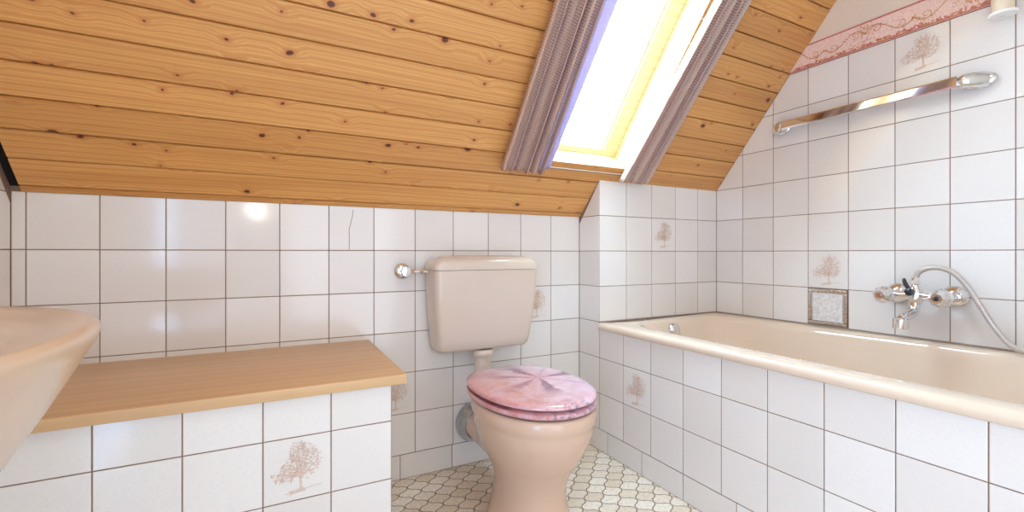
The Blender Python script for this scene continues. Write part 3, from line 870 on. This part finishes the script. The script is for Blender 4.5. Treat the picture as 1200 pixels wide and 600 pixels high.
# ------------------------------------------------------------------ bath mixer tap
tap = thing('bath_mixer_tap', (XR, -6.38, -1.0), 'chrome two-knob bath mixer tap on the tiled wall above the bathtub', 'tap')
XT = XR-.50
bm = B()
tube(bm, [(XT, -6.02, -1.0), (XT, -6.74, -1.0)], .085, 18, spline=False)
lathe(bm, (XT, -6.38, -1.22), (0, 0, 1), [(0, .06), (.04, .11), (.14, .13), (.3, .13), (.40, .10), (.46, .07)], 24)
for y in (-5.88, -6.88):
    lathe(bm, (XT+.10, y, -1.0), (-1, 0, 0), [(0, .09), (.03, .13), (.20, .13), (.24, .09)], 24)
    lathe(bm, (XR-.05, y, -1.0), (-1, 0, 0), [(0, .085), (.14, .085), (.15, .115), (.28, .115), (.29, .08), (.36, .08)], 6)
build('tap_body', bm, M_CHROME, tap, angle=30)
for y in (-5.88, -6.88):
    bm = B(); lathe(bm, (XR-.003, y, -1.0), (-1, 0, 0), [(0, .235), (.02, .24), (.06, .225), (.12, .14), (.15, .09)], 36); build('wall_rosette', bm, M_CHROME, tap)
    bm = B(); lathe(bm, (XT-.12, y, -1.0), (-1, 0, 0), [(0, .07), (.03, .17), (.06, .20), (.16, .19), (.24, .13), (.30, .10)], 8)
    k = build('tap_knob', bm, M_CHROME, tap, angle=20)
    bm = B(); lathe(bm, (XT-.41, y, -1.0), (-1, 0, 0), [(0, .05), (.02, .05), (.03, .03), (.03, 0)], 24)
    build('knob_cap', bm, M_ACRYL if y > -6.4 else M_DARK, k)['label'] = 'amber coloured knob insert' if y > -6.4 else 'dark knob insert'
bm = B()
tube(bm, [(XT-.02, -6.38, -1.15), (XT-.10, -6.38, -1.34), (XT-.35, -6.38, -1.42), (XT-.58, -6.38, -1.45), (XT-.66, -6.38, -1.52)], [.10, .10, .095, .095, .10], 18)
lathe(bm, (XT-.66, -6.38, -1.44), (0, 0, -1), [(0, .10), (.03, .14), (.22, .14), (.23, .115), (.20, .09)], 24)
build('spout', bm, M_CHROME, tap)
bm = B(); lathe(bm, (XT-.10, -6.38, -.92), (-1, 0, .1), [(0, .05), (.10, .05), (.12, .08), (.2, .085), (.22, .05), (.22, 0)], 18)
tube(bm, [(XT-.2, -6.38, -.90), (XT-.24, -6.30, -.74), (XT-.22, -6.26, -.62)], [.035, .045, .03], 10)
build('diverter', bm, M_DARK, tap)['label'] = 'dark diverter lever'

hose = thing('shower_hose', (XT, -6.42, -.75), 'grey shower hose arching from the top of the bath mixer tap', 'hose')
bm = B()
HP = [(XT, -6.38, -.75), (XT, -6.39, -.60), (XT, -6.45, -.47), (XT, -6.62, -.38), (XT, -6.84, -.385), (XT, -7.04, -.50), (XT+.02, -7.24, -.78), (XT+.03, -7.42, -1.15), (XT+.04, -7.62, -1.55), (XT+.04, -7.85, -1.85), (XT+.02, -8.15, -1.93), (XT, -8.9, -1.95)]
tube(bm, HP, .052, 14, sub=10)
build('hose_tube', bm, M_HOSE, hose, angle=60)
bm = B(); lathe(bm, (XT, -6.38, -.755), (0, 0, 1), [(0, .06), (.01, .085), (.10, .085), (.14, .065), (.18, .06)], 12); build('hose_nut', bm, M_CHROME, hose, angle=25)

# ------------------------------------------------------------------ grab bar
bar = thing('grab_bar', (XR, -5.3, 3.5), 'long chrome grab bar on the right wall above the bathtub', 'grab bar')
XG = XR-.38; ZG = 3.50; YG0, YG1 = -3.35, -7.05
bm = B()
prof = [(-.02, -.11), (.02, -.11), (.035, -.08), (.035, .08), (.02, .11), (-.02, .11), (-.035, .08), (-.035, -.08)]
loft(bm, [[(XG+a, y, ZG+b_) for a, b_ in prof] for y in (YG0-.02, YG1+.02)])
build('bar', bm, M_CHROME, bar, angle=25)
for y, sg in ((YG0, 1), (YG1, -1)):
    bm = B()
    # hand-shaped foot: sweeps from the bar end back to a wall plate
    secs = []
    for t in [i/10 for i in range(11)]:
        yy = y + sg*(.0+.34*t - .0); xx = XG + (XR-.05-XG)*t**1.6
        ww = .095+.07*sin(t*pi*.6); tt = .06+.05*t
        secs.append([(xx+tt*cos(a)*.9, yy+tt*.6*cos(a)*-sg, ZG+ww*sin(a)) for a in [2*pi*k/20 for k in range(20)]])
    loft(bm, secs)
    loft(bm, [[(XR-xo, y+sg*.22+(.27*kk)*cos(a), ZG+(.17*kk)*sin(a)) for a in [2*pi*k/36 for k in range(36)]] for xo, kk in ((.0, 1), (.03, 1), (.06, .9), (.09, .62))])
    lathe(bm, (XG+.12, y+sg*.02, ZG-.02), (0, -sg, 0), [(-.10, .04), (-.06, .10), (.02, .12), (.06, .10), (.08, .04)], 20)
    build('bar_bracket', bm, M_CHROME, bar, angle=50)

# ------------------------------------------------------------------ embossed plate, round fitting
plate = thing('embossed_plate', (XR, (PLY0+PLY1)/2, -2.0), 'square embossed silver plate set in the wall below the tree tile', 'wall plate')
pc, hw = (PLY0+PLY1)/2, .47
bm = B()
for a, b_ in (((-hw, -1.02-.96+.02), (hw, -1.02-.86)), ((-hw, -1.12+.0), (hw, -1.02)), ):
    box(bm, (XR-.03, pc+a[0], a[1]), (XR+.02, pc+b_[0], b_[1]), 0, .01)
for sg in (-1, 1):
    box(bm, (XR-.03, pc+sg*hw-(.1 if sg > 0 else 0), -1.86), (XR+.02, pc+sg*hw+(.1 if sg < 0 else 0), -1.12), 0, .01)
build('plate_frame', bm, simple('worn_chrome', srgb(196, 184, 172), .25, metal=.8, nscale=120, nvar=.3), plate, smooth=True, angle=30)
bm = B(); box(bm, (XR-.015, pc-hw+.09, -1.87), (XR+.02, pc+hw-.09, -1.11), 0)
build('plate_face', bm, M_EMB, plate, smooth=False)

YD, ZD = -7.68, 4.60
fit = thing('round_wall_fitting', (XR, YD, ZD), 'small white cylinder fitting with a flat round end, high on the right wall', 'wall fitting')
bm = B(); lathe(bm, (XR-.32, YD, ZD+.03), (0, 0, 1), [(0, .165), (.6, .165), (1.3, .165), (1.34, .10), (1.35, 0)], 32)
build('fitting_body', bm, simple('pale_beige_plastic', srgb(222, 206, 180), .25, nscale=40), fit)
bm = B(); lathe(bm, (XR-.32, YD, ZD-.01), (0, 0, 1), [(0, .0), (0, .20), (.015, .215), (.05, .215), (.06, .17)], 40)
build('end_disc', bm, M_WHITE, fit)
bm = B(); lathe(bm, (XR-.32, YD, ZD-.03), (0, 0, 1), [(0, .0), (0, .028), (.025, .03)], 12); build('end_screw', bm, M_CHROME, fit)
bm = B(); box(bm, (XR-.2, YD-.08, ZD+.7), (XR, YD+.08, ZD+.95), 0, .02); build('wall_bracket', bm, M_WHITE, fit)

# ------------------------------------------------------------------ washbasin
sink = thing('washbasin', (-.2, -7.9, -2.15), 'beige ceramic washbasin with a rounded front at the left edge', 'washbasin')
SX, SY = -.2, -7.9
def sr(ax, ay, z, bx=1.0, eb=7.0, n=96):
    out = []
    for i in range(n):
        t = 2*pi*i/n; c, s_ = cos(t), sin(t); e = 2.05 if c >= 0 else eb
        xx = abs(c)**(2/e); yy = abs(s_)**(2/e)*(1 if s_ >= 0 else -1)
        out.append((SX+(ax*xx if c >= 0 else -bx*xx*(SX-XL-.02)), SY+ay*yy, z))
    return out
rings = [sr(.48, .5, -2.1, .9, 3), sr(.74, .82, -1.93, .95, 4), sr(1.0, 1.22, -1.64, 1, 5), sr(1.22, 1.56, -1.32, 1), sr(1.40, 1.84, -1.02, 1), sr(1.52, 2.0, -.80, 1), sr(1.59, 2.09, -.66, 1), sr(1.63, 2.14, -.59, 1),
         sr(1.64, 2.16, -.54, 1), sr(1.63, 2.15, -.505, 1), sr(1.59, 2.10, -.49, 1), sr(1.52, 2.0, -.515, .97), sr(1.40, 1.84, -.545, .80, 3.5), sr(1.28, 1.68, -.565, .66, 2.6), sr(1.24, 1.63, -.60, .62, 2.3), sr(1.21, 1.58, -.68, .60, 2.3), sr(1.16, 1.48, -.85, .54, 2.2),
         sr(1.0, 1.2, -1.08, .42, 2.1), sr(.7, .8, -1.27, .3, 2.05), sr(.3, .35, -1.35, .15, 2.05)]
bm = B(); loft(bm, rings)
build('basin', bm, M_BASIN, sink, angle=75)
bm = B(); lathe(bm, (SX, SY, -1.335), (0, 0, 1), [(0, .15), (.02, .15), (.03, .11), (.01, 0)], 24); build('basin_drain', bm, M_CHROME, sink)
bm = B(); tube(bm, [(SX-.1, SY, -1.9), (SX-.1, SY, -2.6), (SX-.4, SY, -2.9), (SX-.9, SY, -2.8), (XL, SY, -2.8)], .12, 16); build('drain_trap', bm, M_CHROME, sink)

# ------------------------------------------------------------------ lamp behind the viewer (seen only as a glint in the tiles)
def emis(name, c, s):
    m = bpy.data.materials.new(name); m.use_nodes = True; nt = m.node_tree; nt.nodes.clear()
    out = nt.nodes.new('ShaderNodeOutputMaterial'); e = nt.nodes.new('ShaderNodeEmission')
    e.inputs[0].default_value = (*c, 1); e.inputs[1].default_value = s; nt.links.new(e.outputs[0], out.inputs[0]); return m
lampo = thing('wall_lamp', (1.6, YE, 1.95), 'frosted globe wall lamp on the wall behind the viewer', 'lamp')
bm = B(); lathe(bm, (1.6, YE, 1.95), (0, 1, 0), [(0, .3), (.08, .28), (.2, .1), (.3, .1)], 24); build('lamp_base', bm, M_CHROME, lampo)
bm = B(); lathe(bm, (1.6, YE+.28, 1.95), (0, 1, 0), [(0, .1)]+[(.42-.42*cos(t), .42*sin(t)) for t in [pi*k/14 for k in range(2, 15)]], 24)
build('lamp_globe', bm, emis('frosted_globe', (1, .96, .9), 26.0), lampo)

def area(name, loc, rot, sx, sy, e, c):
    l = bpy.data.lights.new(name, 'AREA'); l.shape = 'RECTANGLE'; l.size = sx; l.size_y = sy; l.energy = e; l.color = c
    o = bpy.data.objects.new(name, l); COL.objects.link(o); o.location = W(loc); o.rotation_euler = rot
    return o
# fill light added under the ceiling, out of view above the viewer
area('ceiling_fill', (4.5, -11.0, ZC-.4), (0, 0, 0), .42, .42, 4.5, (1.0, .97, .93))
# cool fill lights added out of view, behind and left of the viewer
area('rear_fill', (5.6, YE+.15, -.3), (math.radians(90), 0, 0), .75, 1.45, 9.0, (.78, .85, 1.0))
area('side_fill', (XL+.1, -12.3, -.6), (0, math.radians(-90), 0), 1.5, .6, 25.0, (.38, .61, 1.0))  # blue side fill, added to tint the tub front and right wall

# made-up glowing panes and ceiling lamp, added as hosts for the fill lights
M_FILL = emis('fill_pane_glow', (.75, .87, 1.0), 1.2)
M_WARM = emis('fill_lamp_glow', (1.0, .95, .88), 6.0)
def frosted(name, c, hx, hy, hz, label):
    w_ = thing(name, (c[0], c[1], c[2]-hz), label, 'window'); del w_['category']; w_['kind'] = 'structure'
    bm = B(); f = .18
    for a, b_ in (((-1, -1, 1), (1, 1, 1)), ((-1, -1, -1), (1, 1, -1))):
        z = c[2]+a[2]*hz
        box(bm, (c[0]-hx-.05*(hx < .1), c[1]-hy-.05*(hy < .1), z-f/2), (c[0]+hx+.05*(hx < .1), c[1]+hy+.05*(hy < .1), z+f/2))
    for sg in (-1, 1):
        if hx > hy: box(bm, (c[0]+sg*hx-f/2, c[1]-.08, c[2]-hz), (c[0]+sg*hx+f/2, c[1]+.08, c[2]+hz))
        else: box(bm, (c[0]-.08, c[1]+sg*hy-f/2, c[2]-hz), (c[0]+.08, c[1]+sg*hy+f/2, c[2]+hz))
    build('window_frame', bm, M_WHITE, w_, smooth=False)
    bm = B(); box(bm, (c[0]-max(hx, .02), c[1]-max(hy, .02), c[2]-hz), (c[0]+max(hx, .02), c[1]+max(hy, .02), c[2]+hz)); build('window_pane', bm, M_FILL, w_, smooth=False)
frosted('fill_pane_rear', (5.6, YE+.05, -.3), 2.6, .03, 5.0, 'tall glowing fill pane added behind the viewer')
frosted('fill_pane_side', (XL+.03, -12.3, -.6), .03, 1.5, 4.6, 'glowing fill pane added on the left wall, out of view')
cl = thing('fill_ceiling_lamp', (4.5, -11.0, ZC-.35), 'round white ceiling lamp added as fill above the viewer, out of view', 'lamp')
bm = B(); lathe(bm, (4.5, -11.0, ZC), (0, 0, -1), [(0, 1.5), (.12, 1.5), (.14, 1.3)], 32); build('lamp_base', bm, M_CHROME, cl)
bm = B(); lathe(bm, (4.5, -11.0, ZC-.12), (0, 0, -1), [(0, 1.35), (.1, 1.25), (.16, 1.0), (.2, .4), (.2, 0)], 32); build('fill_lamp_shade', bm, M_WARM, cl)

# ------------------------------------------------------------------ sky
w = bpy.data.worlds.new('sky'); bpy.context.scene.world = w; w.use_nodes = True
nt = w.node_tree; nt.nodes.clear()
out = nt.nodes.new('ShaderNodeOutputWorld'); bg = nt.nodes.new('ShaderNodeBackground')
bg.inputs[0].default_value = (.58, .79, 1.0, 1); bg.inputs[1].default_value = 38.0
nt.links.new(bg.outputs[0], out.inputs[0])
# window portal helps sampling the sky
pl = bpy.data.lights.new('sky_portal', 'AREA'); pl.shape = 'RECTANGLE'; pl.size = (OX1-OX0)*T; pl.size_y = (OS1-OS0)*T
pl.cycles.is_portal = True
po = bpy.data.objects.new('sky_portal', pl); COL.objects.link(po)
po.location = W(SP((OX0+OX1)/2, (OS0+OS1)/2, -D-.4))
nrm = Vector((0, -TB/HB, -1/HB)); po.rotation_euler = nrm.to_track_quat('-Z', 'X').to_euler()

# ------------------------------------------------------------------ camera
cam = bpy.data.cameras.new('camera'); co = bpy.data.objects.new('camera', cam); COL.objects.link(co)
cam.sensor_width = 36; cam.lens = 530.424/1200*36; cam.shift_y = -3.18/1200; cam.clip_start = .02
co.location = W((2.3574, -11.0607, -.0649)); co.rotation_euler = (pi/2, 0, -0.4834)
sc = bpy.context.scene; sc.camera = co
vs_ = sc.view_settings; vs_.view_transform = 'Standard'; vs_.look = 'None'; vs_.gamma = 1; vs_.use_curve_mapping = False
vs_.exposure = -0.14
sc.cycles.max_bounces = 10; sc.cycles.diffuse_bounces = 6; sc.cycles.glossy_bounces = 5; sc.cycles.sample_clamp_indirect = 6
sc.cycles.caustics_reflective = False; sc.cycles.caustics_refractive = False
